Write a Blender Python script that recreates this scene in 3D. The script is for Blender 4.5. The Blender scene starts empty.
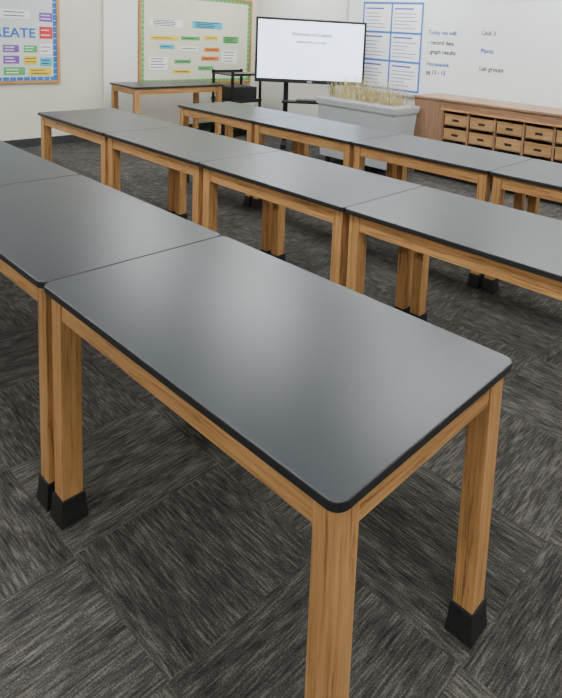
import bpy, bmesh, random
from math import *
from mathutils import Vector, Matrix
random.seed(4)
COL=bpy.context.scene.collection

# ------------------------------------------------------------------ materials
def newmat(name):
    m=bpy.data.materials.new(name); m.use_nodes=True
    nt=m.node_tree; b=nt.nodes['Principled BSDF']
    return m,nt,b
def plain(name,col,rough=.6,metal=0,noise=0.04,scale=8,bump=0):
    m,nt,b=newmat(name)
    b.inputs['Roughness'].default_value=rough; b.inputs['Metallic'].default_value=metal
    tc=nt.nodes.new('ShaderNodeTexCoord'); n=nt.nodes.new('ShaderNodeTexNoise')
    n.inputs['Scale'].default_value=scale; n.inputs['Detail'].default_value=4
    nt.links.new(tc.outputs['Object'],n.inputs['Vector'])
    r=nt.nodes.new('ShaderNodeValToRGB')
    r.color_ramp.elements[0].position=.3; r.color_ramp.elements[1].position=.7
    r.color_ramp.elements[0].color=[c*(1-noise*2) for c in col]+[1]
    r.color_ramp.elements[1].color=[min(1,c*(1+noise)) for c in col]+[1]
    nt.links.new(n.outputs['Fac'],r.inputs['Fac']); nt.links.new(r.outputs['Color'],b.inputs['Base Color'])
    if bump:
        bp=nt.nodes.new('ShaderNodeBump'); bp.inputs['Strength'].default_value=bump; bp.inputs['Distance'].default_value=.002
        n2=nt.nodes.new('ShaderNodeTexNoise'); n2.inputs['Scale'].default_value=350
        nt.links.new(tc.outputs['Object'],n2.inputs['Vector'])
        nt.links.new(n2.outputs['Fac'],bp.inputs['Height']); nt.links.new(bp.outputs['Normal'],b.inputs['Normal'])
    return m
def emis(name,col,s):
    m,nt,b=newmat(name)
    b.inputs['Base Color'].default_value=(*col,1)
    b.inputs['Emission Color'].default_value=(*col,1); b.inputs['Emission Strength'].default_value=s
    return m
def wood(name,axis,c1,c2,c3,rough=.42):
    m,nt,b=newmat(name); b.inputs['Roughness'].default_value=rough
    N=nt.nodes.new; Lk=nt.links.new
    tc=N('ShaderNodeTexCoord'); mp=N('ShaderNodeMapping'); oi=N('ShaderNodeObjectInfo')
    add=N('ShaderNodeVectorMath'); add.operation='ADD'
    mul=N('ShaderNodeMath'); mul.operation='MULTIPLY'; mul.inputs[1].default_value=37
    Lk(oi.outputs['Random'],mul.inputs[0]); Lk(tc.outputs['Object'],add.inputs[0]); Lk(mul.outputs[0],add.inputs[1])
    s=[90,90,90]; s[axis]=3.5; mp.inputs['Scale'].default_value=s
    Lk(add.outputs[0],mp.inputs['Vector'])
    n=N('ShaderNodeTexNoise'); n.inputs['Scale'].default_value=1; n.inputs['Detail'].default_value=8; n.inputs['Roughness'].default_value=.7; n.inputs['Distortion'].default_value=.8
    Lk(mp.outputs['Vector'],n.inputs['Vector'])
    r=N('ShaderNodeValToRGB'); e=r.color_ramp.elements
    e[0].position=.34; e[0].color=(*c1,1); e[1].position=.64; e[1].color=(*c3,1)
    k=e.new(.46); k.color=(*c2,1)
    Lk(n.outputs['Fac'],r.inputs['Fac'])
    n3=N('ShaderNodeTexNoise'); n3.inputs['Scale'].default_value=3
    Lk(add.outputs[0],n3.inputs['Vector'])
    hs=N('ShaderNodeHueSaturation'); mr=N('ShaderNodeMapRange')
    mr.inputs['To Min'].default_value=.8; mr.inputs['To Max'].default_value=1.15
    Lk(n3.outputs['Fac'],mr.inputs['Value']); Lk(mr.outputs['Result'],hs.inputs['Value'])
    Lk(r.outputs['Color'],hs.inputs['Color']); Lk(hs.outputs['Color'],b.inputs['Base Color'])
    bp=N('ShaderNodeBump'); bp.inputs['Strength'].default_value=.15; bp.inputs['Distance'].default_value=.002
    Lk(n.outputs['Fac'],bp.inputs['Height']); Lk(bp.outputs['Normal'],b.inputs['Normal'])
    return m
OA=((.17,.075,.024),(.42,.22,.078),(.56,.315,.125))
oak=[wood('oak_x',0,*OA),wood('oak_y',1,*OA),wood('oak_z',2,*OA)]
CB=((.17,.09,.045),(.28,.16,.09),(.37,.225,.135))
cab=[wood('cabinet_oak_x',0,*CB),wood('cabinet_oak_y',1,*CB),wood('cabinet_oak_z',2,*CB)]
trayw=wood('tray_wood',0,(.28,.15,.055),(.42,.24,.10),(.52,.32,.15))

def top_mat():
    m,nt,b=newmat('epoxy_top_dark_grey')
    tc=nt.nodes.new('ShaderNodeTexCoord')
    n=nt.nodes.new('ShaderNodeTexNoise'); n.inputs['Scale'].default_value=3.5; n.inputs['Detail'].default_value=5
    nt.links.new(tc.outputs['Object'],n.inputs['Vector'])
    r=nt.nodes.new('ShaderNodeValToRGB'); e=r.color_ramp.elements
    e[0].position=.3; e[0].color=(.025,.029,.033,1); e[1].position=.7; e[1].color=(.032,.037,.042,1)
    nt.links.new(n.outputs['Fac'],r.inputs['Fac']); nt.links.new(r.outputs['Color'],b.inputs['Base Color'])
    b.inputs['Specular IOR Level'].default_value=.42
    mr=nt.nodes.new('ShaderNodeMapRange'); mr.inputs['To Min'].default_value=.27; mr.inputs['To Max'].default_value=.35
    nt.links.new(n.outputs['Fac'],mr.inputs['Value']); nt.links.new(mr.outputs['Result'],b.inputs['Roughness'])
    return m
TOP=top_mat()
EDGE=plain('phenolic_edge_black',(.014,.015,.017),.45)
RUB=plain('black_rubber',(.008,.008,.009),.6)
BLK=plain('black_plastic',(.012,.012,.014),.4)
BLKM=plain('black_metal',(.02,.02,.022),.4,.6)
STEEL=plain('steel',(.5,.5,.5),.3,1)
WALL=plain('wall_paint_cream',(.66,.63,.53),.8,noise=.02,scale=2,bump=.15)
WALL2=plain('wall_paint_white',(.74,.725,.67),.8,noise=.02,scale=2,bump=.15)
CEIL=plain('ceiling_tile',(.72,.72,.70),.9,noise=.05,scale=60,bump=.3)
GRID=plain('ceiling_grid_white',(.8,.8,.8),.5)
BASE=plain('vinyl_baseboard',(.03,.03,.032),.6)
PANEL=emis('troffer_diffuser',(.97,.99,1.0),17)
WHITE=plain('white_paper',(.84,.85,.84),.7,noise=.01)
WB=plain('whiteboard_enamel',(.76,.79,.80),.25,noise=.01)
GREYB=plain('planter_grey_plastic',(.36,.38,.39),.5,noise=.02)
WPL=plain('tray_grey_white_plastic',(.55,.55,.52),.45,noise=.01)
SOIL=plain('soil',(.06,.04,.025),.95,noise=.3,scale=60)
STRAW=plain('dry_straw',(.62,.50,.25),.7,noise=.25,scale=20)
STRAW2=plain('pale_green_blade',(.42,.44,.18),.7,noise=.2,scale=20)
CORK=plain('cream_backing_paper',(.66,.66,.52),.85,noise=.02)
BLUEP=plain('pale_blue_backing_paper',(.62,.68,.66),.85,noise=.02)
ALU=plain('aluminium',(.6,.6,.6),.35,.9)

def carpet():
    m,nt,b=newmat('carpet_tiles'); b.inputs['Roughness'].default_value=.95
    b.inputs['Specular IOR Level'].default_value=.1
    N=nt.nodes.new; Lk=nt.links.new
    tc=N('ShaderNodeTexCoord')
    dv=N('ShaderNodeVectorMath'); dv.operation='SCALE'; dv.inputs['Scale'].default_value=1/.5
    Lk(tc.outputs['Object'],dv.inputs[0])
    fl=N('ShaderNodeVectorMath'); fl.operation='FLOOR'; Lk(dv.outputs[0],fl.inputs[0])
    ck=N('ShaderNodeTexChecker'); ck.inputs['Scale'].default_value=1.0
    ofs=N('ShaderNodeVectorMath'); ofs.operation='ADD'; ofs.inputs[1].default_value=(.5,.5,.5)
    Lk(fl.outputs[0],ofs.inputs[0]); Lk(ofs.outputs[0],ck.inputs['Vector'])
    def streak(sx,sy,k):
        mp=N('ShaderNodeMapping'); mp.inputs['Scale'].default_value=(sx,sy,1)
        Lk(tc.outputs['Object'],mp.inputs['Vector'])
        jit=N('ShaderNodeVectorMath'); jit.operation='ADD'
        sc=N('ShaderNodeVectorMath'); sc.operation='SCALE'; sc.inputs['Scale'].default_value=k
        Lk(fl.outputs[0],sc.inputs[0]); Lk(mp.outputs[0],jit.inputs[0]); Lk(sc.outputs[0],jit.inputs[1])
        n=N('ShaderNodeTexNoise'); n.inputs['Scale'].default_value=1; n.inputs['Detail'].default_value=3; n.inputs['Roughness'].default_value=.6
        Lk(jit.outputs[0],n.inputs['Vector']); return n
    a=streak(13,150,7.3); c=streak(150,13,7.3)      # fine yarn lines
    a2=streak(5,20,3.1); c2=streak(20,5,3.1)        # soft bands
    def mixf(u,v):
        mx=N('ShaderNodeMix'); mx.data_type='FLOAT'
        Lk(ck.outputs['Fac'],mx.inputs[0]); Lk(u.outputs['Fac'],mx.inputs[2]); Lk(v.outputs['Fac'],mx.inputs[3]); return mx.outputs[0]
    wn=N('ShaderNodeTexWhiteNoise'); wn.noise_dimensions='2D'; Lk(fl.outputs[0],wn.inputs['Vector'])
    fine=N('ShaderNodeTexNoise'); fine.inputs['Scale'].default_value=230; fine.inputs['Detail'].default_value=3
    Lk(tc.outputs['Object'],fine.inputs['Vector'])
    def madd(x,k,y):
        q=N('ShaderNodeMath'); q.operation='MULTIPLY_ADD'; Lk(x,q.inputs[0]); q.inputs[1].default_value=k
        if isinstance(y,float): q.inputs[2].default_value=y
        else: Lk(y,q.inputs[2])
        return q.outputs[0]
    v=madd(wn.outputs['Value'],.05,-.025)
    v=madd(mixf(a2,c2),.24,v)
    v=madd(fine.outputs['Fac'],.28,v)
    v=madd(mixf(a,c),.48,v)
    r=N('ShaderNodeValToRGB'); e=r.color_ramp.elements
    e[0].position=.37; e[0].color=(.014,.0135,.013,1); e[1].position=.64; e[1].color=(.150,.139,.124,1)
    k=e.new(.5); k.color=(.050,.047,.043,1)
    Lk(v,r.inputs['Fac']); Lk(r.outputs['Color'],b.inputs['Base Color'])
    bp=N('ShaderNodeBump'); bp.inputs['Strength'].default_value=.4; bp.inputs['Distance'].default_value=.003
    Lk(v,bp.inputs['Height']); Lk(bp.outputs['Normal'],b.inputs['Normal'])
    return m
CARPET=carpet()

# ------------------------------------------------------------------ helpers
def link(o,parent=None):
    COL.objects.link(o)
    if parent: o.parent=parent
    return o
def group(name,loc=(0,0,0),rz=0):
    e=bpy.data.objects.new(name,None); e.location=loc; e.rotation_euler=(0,0,rz); e.empty_display_size=.1
    return link(e)
def meshobj(name,bm,mats,parent=None,smooth=False):
    me=bpy.data.meshes.new(name); bm.to_mesh(me); bm.free()
    for m in (mats if isinstance(mats,(list,tuple)) else [mats]): me.materials.append(m)
    if smooth:
        for p in me.polygons: p.use_smooth=True
    return link(bpy.data.objects.new(name,me),parent)
def addbox(bm,lo,hi,mi=0):
    r=bmesh.ops.create_cube(bm,size=1)
    for v in r['verts']:
        v.co=Vector([(lo[k]+hi[k])/2+v.co[k]*(hi[k]-lo[k]) for k in range(3)])
    for f in {f for v in r['verts'] for f in v.link_faces}: f.material_index=mi
def box(name,lo,hi,mat,parent=None,bev=0.0):
    bm=bmesh.new(); addbox(bm,lo,hi)
    if bev: bmesh.ops.bevel(bm,geom=bm.edges[:],offset=bev,segments=2,affect='EDGES',profile=.6)
    return meshobj(name,bm,mat,parent)
def cyl(name,p0,p1,r,mat,parent=None,seg=16,r2=None):
    p0=Vector(p0);p1=Vector(p1);d=p1-p0
    bm=bmesh.new(); bmesh.ops.create_cone(bm,cap_ends=True,segments=seg,radius1=r,radius2=r if r2 is None else r2,depth=d.length)
    M=Matrix.Translation((p0+p1)/2)@d.to_track_quat('Z','Y').to_matrix().to_4x4()
    bmesh.ops.transform(bm,matrix=M,verts=bm.verts)
    return meshobj(name,bm,mat,parent)
def text(name,s,size,loc,rot,mat,parent=None,align='LEFT'):
    c=bpy.data.curves.new(name,'FONT'); c.body=s; c.size=size; c.align_x=align; c.extrude=.0005; c.offset=.0012*size/.07
    c.materials.append(mat)
    o=bpy.data.objects.new(name,c); o.location=loc; o.rotation_euler=rot
    return link(o,parent)
def rounded_slab(name,x0,x1,y0,y1,z0,z1,rad,parent):
    bm=bmesh.new(); vs=[]
    for cx,cy,a0 in ((x1-rad,y1-rad,0),(x0+rad,y1-rad,90),(x0+rad,y0+rad,180),(x1-rad,y0+rad,270)):
        for k in range(9):
            a=radians(a0+k*90/8); vs.append(bm.verts.new((cx+rad*cos(a),cy+rad*sin(a),z0)))
    f=bm.faces.new(vs); r=bmesh.ops.extrude_face_region(bm,geom=[f])
    for v in [g for g in r['geom'] if isinstance(g,bmesh.types.BMVert)]: v.co.z=z1
    bmesh.ops.recalc_face_normals(bm,faces=bm.faces)
    ed=[e for e in bm.edges if abs(e.verts[0].co.z-e.verts[1].co.z)<1e-6]
    bmesh.ops.bevel(bm,geom=ed,offset=.003,segments=2,affect='EDGES',profile=.5)
    for f in bm.faces: f.material_index=0 if f.normal.z>.95 else 1
    return meshobj(name,bm,[TOP,EDGE],parent)

# ------------------------------------------------------------------ lab tables
H=.76; TH=.022; LEG=.06; AP=.075; OV=.02
def lab_table(x0,x1,y0,y1,boots=True,rad=.022,name='lab_table'):
    cx,cy=(x0+x1)/2,(y0+y1)/2
    g=group(name,(cx,cy,0)); hx=(x1-x0)/2-.0015; hy=(y1-y0)/2-.0015
    rounded_slab('table_top',-hx,hx,-hy,hy,H-TH,H,rad,g)
    n=0
    for sx in (-1,1):
        for sy in (-1,1):
            n+=1
            ox,oy=sx*(hx-OV),sy*(hy-OV)
            a=(min(ox,ox-sx*LEG),min(oy,oy-sy*LEG),.004); b=(max(ox,ox-sx*LEG),max(oy,oy-sy*LEG),H-TH)
            box('leg_%d'%n,a,b,oak[2],g,.003)
            if boots:
                bm=bmesh.new(); mx,my=(a[0]+b[0])/2,(a[1]+b[1])/2
                hw=LEG/2
                ring=[]
                for z,w in ((0,hw+.010),(.006,hw+.011),(.05,hw+.006),(.082,hw+.005),(.086,hw+.003)):
                    ring.append([bm.verts.new((mx+sx_*w,my+sy_*w,z)) for sx_,sy_ in ((-1,-1),(1,-1),(1,1),(-1,1))])
                for r0,r1 in zip(ring,ring[1:]):
                    for k in range(4): bm.faces.new((r0[k],r0[(k+1)%4],r1[(k+1)%4],r1[k]))
                bm.faces.new(ring[0][::-1]); bm.faces.new(ring[-1])
                meshobj('boot_%d'%n,bm,RUB,g)
    t=.02; ins=OV+.005
    for k,sy in enumerate((-1,1)):
        oy=sy*(hy-ins); box('apron_long_%d'%(k+1),(-hx+OV+LEG,min(oy,oy-sy*t),H-TH-AP),(hx-OV-LEG,max(oy,oy-sy*t),H-TH),oak[0],g,.0015)
    for k,sx in enumerate((-1,1)):
        ox=sx*(hx-ins); box('apron_short_%d'%(k+1),(min(ox,ox-sx*t),-hy+OV+LEG,H-TH-AP),(max(ox,ox-sx*t),hy-OV-LEG,H-TH),oak[1],g,.0015)
    return g
W=.625; W1=.643
lab_table(-1.206,.008,.001,W1,rad=.03)
for k in range(1,4): lab_table(-.008-(k+1)*1.198,-.008-k*1.198,.001,W1,rad=.03)
L=1.137
lab_table(-1.1512,.055,1.2415,1.2415+W)
for k in range(0,3): lab_table(-1.1512-(k+1)*L,-1.1512-k*L,1.2415,1.2415+W)
for k in range(-1,3): lab_table(-1.105-(k+1)*L,-1.105-k*L,2.474,2.474+W)
lab_table(-6.68,-6.05,2.86,4.12,name='demonstration_table')

# ------------------------------------------------------------------ room
XL,XR,YF,YB,ZC=-6.9,3.6,-4.2,5.3,2.75
box('floor',(XL-.1,YF-.1,-.1),(XR+.1,YB+.1,0),CARPET)
box('wall_left',(XL-.1,YF-.1,0),(XL,YB+.1,ZC),WALL)
box('wall_back',(XL,YB,0),(XR+.1,YB+.1,ZC),WALL2)
box('wall_right',(XR,YF-.1,0),(XR+.1,YB,ZC),WALL)
box('wall_front',(XL,YF-.1,0),(XR,YF,ZC),WALL)
box('ceiling',(XL-.1,YF-.1,ZC),(XR+.1,YB+.1,ZC+.1),CEIL)
box('trim_1',(XL,2.88,0),(XL+.05,3.32,ZC),WALL2)
box('baseboard_left',(XL,YF,0),(XL+.012,YB,.1),BASE)
box('baseboard_back',(XL+.012,YB-.012,0),(XR,YB,.1),BASE)
box('baseboard_right',(XR-.012,YF,0),(XR,YB-.012,.1),BASE)
box('baseboard_front',(XL+.012,YF,0),(XR-.012,YF+.012,.1),BASE)
bm=bmesh.new()
x=XL+.6
while x<XR: addbox(bm,(x-.012,YF,ZC-.006),(x+.012,YB,ZC)); x+=.61
y=YF+.5
while y<YB: addbox(bm,(XL,y-.012,ZC-.006),(XR,y+.012,ZC)); y+=.61
meshobj('trim_2',bm,GRID)
for px in (-5.7,-3.65,-1.6,.45,2.5):
    for py in (-2.6,.1,2.8,4.6):  # unseen row nearest the back wall is added to brighten the dim walls
        g=group('ceiling_light_panel',(px,py,ZC))
        bm=bmesh.new()
        for lo,hi in (((-.62,-.32,-.02),(-.6,.32,-.006)),((.6,-.32,-.02),(.62,.32,-.006)),((-.6,-.32,-.02),(.6,-.3,-.006)),((-.6,.3,-.02),(.6,.32,-.006))): addbox(bm,lo,hi)
        meshobj('frame',bm,GRID,g)
        box('diffuser',(-.6,-.3,-.014),(.6,.3,-.008),PANEL,g)

# ------------------------------------------------------------------ bulletin boards (left wall)
RX=(pi/2,0,pi/2)   # text facing +X
def colmat(n,c): return plain(n,c,.7,noise=.01)
PUR=colmat('card_purple',(.22,.08,.42)); RED=colmat('card_red',(.62,.04,.05)); GRN=colmat('card_green',(.10,.42,.12))
YEL=colmat('card_yellow',(.80,.58,.04)); ORG=colmat('card_orange',(.75,.22,.03)); BLU=colmat('card_blue',(.03,.16,.52)); CYN=colmat('card_cyan',(.06,.45,.58))
INK=colmat('ink_dark',(.03,.03,.05)); INKB=colmat('ink_blue',(.03,.12,.45))
def board(y0,y1,z0,z1,back,bordermat):
    g=group('bulletin_board',(XL,y0,z0)); w=y1-y0; h=z1-z0
    box('backing',(0.002,.03,.03),(.014,w-.03,h-.03),back,g)
    for n,lo,hi,m in (('frame_bottom',(0,0,0),(.028,w,.035),oak[1]),('frame_top',(0,0,h-.035),(.028,w,h),oak[1]),
                      ('frame_side_1',(0,0,.035),(.028,.035,h-.035),oak[2]),('frame_side_2',(0,w-.035,.035),(.028,w,h-.035),oak[2])):
        box(n,lo,hi,m,g,.002)
    bm=bmesh.new()
    s=.07; nn=int((w-.07)/s)
    for k in range(nn):
        yy=.035+k*(w-.07)/nn
        addbox(bm,(.014,yy,.035),(.0165,yy+s*.9,.075)); addbox(bm,(.014,yy,h-.075),(.0165,yy+s*.9,h-.035))
    nn=int((h-.07)/s)
    for k in range(nn):
        zz=.035+k*(h-.07)/nn
        addbox(bm,(.0142,.035,zz),(.0167,.075,zz+s*.9)); addbox(bm,(.0142,w-.075,zz),(.0167,w-.035,zz+s*.9))
    meshobj('scalloped_border',bm,bordermat,g)
    return g
def card(g,y,z,w,h,m,lines=2,ink=INK,t=.016):
    box('card',(t,y,z),(t+.002,y+w,z+h),m,g)
    if lines:
        bm=bmesh.new()
        for k in range(lines):
            zz=z+h*(1-(k+.75)/(lines+.5)); ln=w*random.uniform(.55,.8)
            addbox(bm,(t+.002,y+w*.1,zz-.005),(t+.003,y+w*.1+ln,zz+.005))
        meshobj('card_print',bm,ink,g)
g=board(1.15,2.37,.75,1.95,BLUEP,BLU)
text('heading','CREATE',.15,(.018,.42,.53),RX,BLU,g)
for (y,z,w,h,m) in ((.62,.36,.16,.08,PUR),(.83,.36,.14,.08,GRN),(.62,.23,.16,.09,PUR),(.83,.22,.14,.1,YEL),(1.0,.34,.13,.12,WHITE),
                    (1.0,.20,.13,.1,CYN),(.62,.10,.22,.09,GRN),(.88,.09,.24,.09,YEL),(.20,.3,.25,.15,RED),(.2,.12,.3,.12,YEL),
                    (1.0,.52,.14,.14,RED),(1.0,.72,.14,.1,PUR),(.3,.72,.2,.12,CYN),(.6,.74,.3,.1,WHITE)):
    card(g,y,z,w,h,m,2,WHITE if m in (PUR,RED,BLU,GRN) else INK)
g=board(3.36,5.2,.68,1.95,CORK,GRN)
for (y,z,w,h,m) in ((.16,.62,.42,.055,YEL),(.62,.63,.3,.05,GRN),(1.0,.64,.24,.06,YEL),(.3,.5,.22,.06,CYN),(.60,.48,.3,.06,WHITE),(1.0,.47,.26,.06,ORG),
                    (.14,.22,.28,.17,WHITE),(.52,.30,.26,.055,GRN),(.5,.16,.28,.05,YEL),(.95,.34,.3,.06,ORG),(.9,.2,.26,.06,GRN),(1.3,.3,.28,.2,WHITE),
                    (1.32,.6,.28,.1,GRN),(.15,.8,.5,.1,WHITE),(.8,.8,.5,.1,CYN)):
    card(g,y,z,w,h,m,1 if h<.1 else 4,INK)

# ------------------------------------------------------------------ whiteboard + charts (back wall)
g=group('whiteboard',(-4.95,YB,.80))
box('panel',(.02,-.014,.02),(3.4,-.002,1.2),WB,g)
for n,lo,hi in (('frame_bottom',(0,-.02,0),(3.42,0,.02)),('frame_top',(0,-.02,1.2),(3.42,0,1.22)),('frame_1',(0,-.02,.02),(.02,0,1.2)),('frame_2',(3.4,-.02,.02),(3.42,0,1.2)),('pen_tray',(.5,-.06,-.012),(3,-.02,.0))):
    box(n,lo,hi,ALU,g,.001)
RB=(pi/2,0,0)
for k,(tx,tz,s) in enumerate(((1.36,.78,'Today we will:'),(1.36,.66,'- record data'),(1.36,.55,'- graph results'),(1.36,.40,'Homework'),(1.36,.30,'pg 12 - 15'),(2.1,.8,'Unit 3'),(2.1,.6,'Plants'),(2.1,.4,'Lab groups'))):
    text('writing_%d'%k,s,.07,(tx,-.016,tz),RB,INKB if k%3==0 else INK,g)
g=group('poster_chart',(-4.66,YB-.016,.84))
box('paper',(0,-.002,0),(.98,0,1.12),WHITE,g)
bm=bmesh.new()
for x in (0,.475,.955): addbox(bm,(x,-.0035,0),(x+.026,-.002,1.12))
for z in (0,.36,.72,1.09): addbox(bm,(0,-.0036,z),(.98,-.002,z+.028))
meshobj('blue_border',bm,BLU,g)
for cx in range(2):
    for r in range(3):
        bm=bmesh.new(); X=.05+cx*.48; Z=.04+r*.36
        for k in range(5):
            ln=random.uniform(.2,.38); addbox(bm,(X,-.0036,Z+.03+k*.045),(X+ln,-.002,Z+.038+k*.045))
        addbox(bm,(X,-.0036,Z+.265),(X+.3,-.002,Z+.285))
        meshobj('printed_lines',bm,INKB,g)

# ------------------------------------------------------------------ television on rolling stand
g=group('television_on_stand',(-4.89,4.58,0),radians(46)) # local -Y faces the room
tw,z0,z1=.69,.87,1.68
box('bezel',(-tw,-.03,z0),(tw,.035,z1),BLK,g,.006)
SCR=emis('screen_glow',(.74,.84,1.0),1.9)
box('screen',(-tw+.03,-.032,z0+.05),(tw-.03,-.0295,z1-.03),SCR,g)
text('slide_title','Welcome to Science',.06,(0,-.034,z0+.60),RB,INK,g,'CENTER')
text('slide_sub','please find your seat',.045,(0,-.034,z0+.51),RB,INK,g,'CENTER')
text('brand_mark','SMART',.02,(0,-.033,z0+.015),RB,WHITE,g,'CENTER')
box('mount_plate',(-.25,.035,1.05),(.25,.07,1.45),BLKM,g)
for k,sx in enumerate((-.3,.3)):
    box('post_%d'%k,(sx-.03,.07,.1),(sx+.03,.11,1.45),BLKM,g,.004)
    box('foot_%d'%k,(sx-.03,-.25,.06),(sx+.03,.22,.11),BLKM,g,.006)
    for yy in (-.22,.19): cyl('caster_%d'%k,(sx-.015,yy,.032),(sx+.015,yy,.032),.032,RUB,g)
box('crossbar',(-.3,.075,.3),(.3,.1,.36),BLKM,g)
box('shelf',(-.34,-.12,.62),(.34,.1,.64),BLKM,g,.003)
box('laptop_base',(-.16,-.1,.642),(.16,.08,.66),BLK,g,.004)

# ------------------------------------------------------------------ black av cart
g=group('utility_cart',(-6.35,4.55,0))
for sx in (-.22,.22):
    for sy in (-.24,.24):
        box('post',(sx-.014,sy-.014,.08),(sx+.014,sy+.014,.92),BLKM,g)
        cyl('caster',(sx-.012,sy,.04),(sx+.012,sy,.04),.04,RUB,g)
for k,z in enumerate((.12,.48,.86)):
    box('shelf_%d'%k,(-.24,-.26,z),(.24,.26,z+.018),BLK,g,.003)
    bm=bmesh.new()
    addbox(bm,(.225,-.26,z+.018),(.24,.26,z+.05)); addbox(bm,(-.24,-.26,z+.018),(-.225,.26,z+.05))
    meshobj('shelf_lip_%d'%k,bm,BLK,g)
box('equipment_case',(-.18,-.2,.498),(.2,.2,.70),BLK,g,.01)
box('printer_body',(-.18,-.17,.138),(.2,.18,.36),BLKM,g,.01)
cyl('handle',(.26,-.24,.9),(.26,.24,.9),.011,STEEL,g)

# ------------------------------------------------------------------ planter box with dry grass
g=group('grass_planter',(-3.81,4.45,0)); PX=.60
bm=bmesh.new()
ring=[]
for z,hx,hy in ((.08,PX-.06,.17),(.70,PX-.02,.20),(.70,PX-.005,.215),(.76,PX,.22),(.775,PX-.005,.215),(.775,PX-.03,.19),(.70,PX-.035,.185)):
    ring.append([bm.verts.new((a*hx,b*hy,z)) for a,b in ((-1,-1),(1,-1),(1,1),(-1,1))])
for r0,r1 in zip(ring,ring[1:]):
    for k in range(4): bm.faces.new((r0[k],r0[(k+1)%4],r1[(k+1)%4],r1[k]))
bm.faces.new(ring[0][::-1]); bm.faces.new(ring[-1])
meshobj('tub',bm,GREYB,g)
box('soil_bed',(-PX+.04,-.18,.69),(PX-.04,.18,.735),SOIL,g)
for k,(a,b) in enumerate(((-.45,-.13),(.45,-.13),(-.45,.13),(.45,.13))): cyl('foot_%d'%k,(a,b,0),(a,b,.09),.03,RUB,g)
for k,(x0,x1) in enumerate(((-.53,-.17),(-.13,.2),(.24,.53))):
    bm=bmesh.new(); addbox(bm,(x0,-.15,.735),(x1,-.14,.785)); addbox(bm,(x0,.14,.735),(x1,.15,.785)); addbox(bm,(x0,-.14,.735),(x0+.01,.14,.785)); addbox(bm,(x1-.01,-.14,.735),(x1,.14,.785))
    meshobj('seed_tray_%d'%k,bm,WPL,g)
for nm,mat,cnt in (('dry_blades',STRAW,420),('green_blades',STRAW2,160)):
    bm=bmesh.new()
    for _ in range(cnt):
        bx=random.uniform(-.5,.53); by=random.uniform(-.14,.14); h=random.uniform(.08,.34); a=random.uniform(0,2*pi)
        lean=random.uniform(.0,.18); w=.0038; wd=Vector((-sin(a),cos(a),0))*w
        prev=None
        for s in range(5):
            t=s/4; c=Vector((bx+cos(a)*lean*t*t,by+sin(a)*lean*t*t*.5,.73+h*t)); ww=wd*(1-.75*t)
            cur=(bm.verts.new(c-ww),bm.verts.new(c+ww))
            if prev: bm.faces.new((prev[0],prev[1],cur[1],cur[0]))
            prev=cur
    meshobj(nm,bm,mat,g)

# ------------------------------------------------------------------ cubby cabinet
CX0,CX1,CY0,CY1=-3.32,-.35,4.72,5.22
g=group('cubby_storage_cabinet',(0,0,0))
box('countertop',(CX0-.015,CY0-.02,.865),(CX1+.015,CY1,.89),cab[0],g,.003)
box('back_panel',(CX0,CY1-.02,.0),(CX1,CY1,.865),cab[2],g)
box('toe_kick',(CX0+.02,CY0+.06,0),(CX1-.02,CY0+.08,.09),BLK,g)
box('bottom',(CX0,CY0+.01,.09),(CX1,CY1-.02,.11),cab[0],g)
box('plain_door',(CX0+.0,CY0,.09),(-2.93,CY0+.02,.865),cab[2],g,.002)
box('side_left',(CX0,CY0+.02,0),(CX0+.02,CY1-.02,.865),cab[2],g)
box('side_right',(CX1-.02,CY0,0),(CX1,CY1-.02,.865),cab[2],g)
box('top_rail',(-2.93,CY0,.775),(CX1-.02,CY0+.02,.865),cab[0],g)
box('counter_lip',(-2.95,CY0-.03,.768),(CX1,CY0,.785),oak[0],g,.002)
box('bottom_rail',(-2.93,CY0,.09),(CX1-.02,CY0+.02,.13),cab[0],g)
nc=8; cw=(CX1-.02+2.93)/nc
for c in range(nc+1):
    x=-2.93+c*cw; box('divider_%d'%c,(x-.011,CY0,.13),(x+.011,CY1-.02,.775),cab[2],g)
for c in range(nc):
    x=-2.93+c*cw+.02; w=cw-.04
    for r in range(4):
        z=.14+r*.16
        t=group('tray',(x,CY0+.012,z)); t.parent=g
        bm=bmesh.new()
        addbox(bm,(0,0,0),(w,.012,.10)); addbox(bm,(0,.012,0),(.008,.4,.10)); addbox(bm,(w-.008,.012,0),(w,.4,.10))
        addbox(bm,(.008,.39,0),(w-.008,.4,.10)); addbox(bm,(.008,.012,0),(w-.008,.39,.006))
        addbox(bm,(-.006,-.006,.10),(w+.006,.012,.112))
        meshobj('tray_body',bm,trayw,t)
        box('tray_label',(w*.36,-.003,.035),(w*.64,0,.06),BLK,t)
        box('runner',(-.01,.0,-.012),(w+.01,.4,-.004),cab[0],t)

# ------------------------------------------------------------------ world + camera
w=bpy.data.worlds.new('world'); bpy.context.scene.world=w; w.use_nodes=True
w.node_tree.nodes['Background'].inputs[0].default_value=(.8,.85,.9,1); w.node_tree.nodes['Background'].inputs[1].default_value=.3

yaw,pt,ro,f,cx,cy=.68243,.13205,.057137,591.05,382.2,113.19
fw=Vector((-sin(yaw)*cos(pt),cos(yaw)*cos(pt),-sin(pt))); rt=Vector((cos(yaw),sin(yaw),0)); up=rt.cross(fw)
rt2=rt*cos(ro)+up*sin(ro); up2=-rt*sin(ro)+up*cos(ro)
c=bpy.data.cameras.new('camera'); o=bpy.data.objects.new('camera',c); COL.objects.link(o)
M=Matrix((rt2,up2,-fw)).transposed().to_4x4(); M.translation=Vector((.59168,-.66347,1.5422))
o.matrix_world=M
c.sensor_fit='AUTO'; c.sensor_width=36; c.lens=f*36/698
c.shift_x=(281-cx)/698; c.shift_y=(cy-349)/698
c.clip_start=.05
bpy.context.scene.camera=o
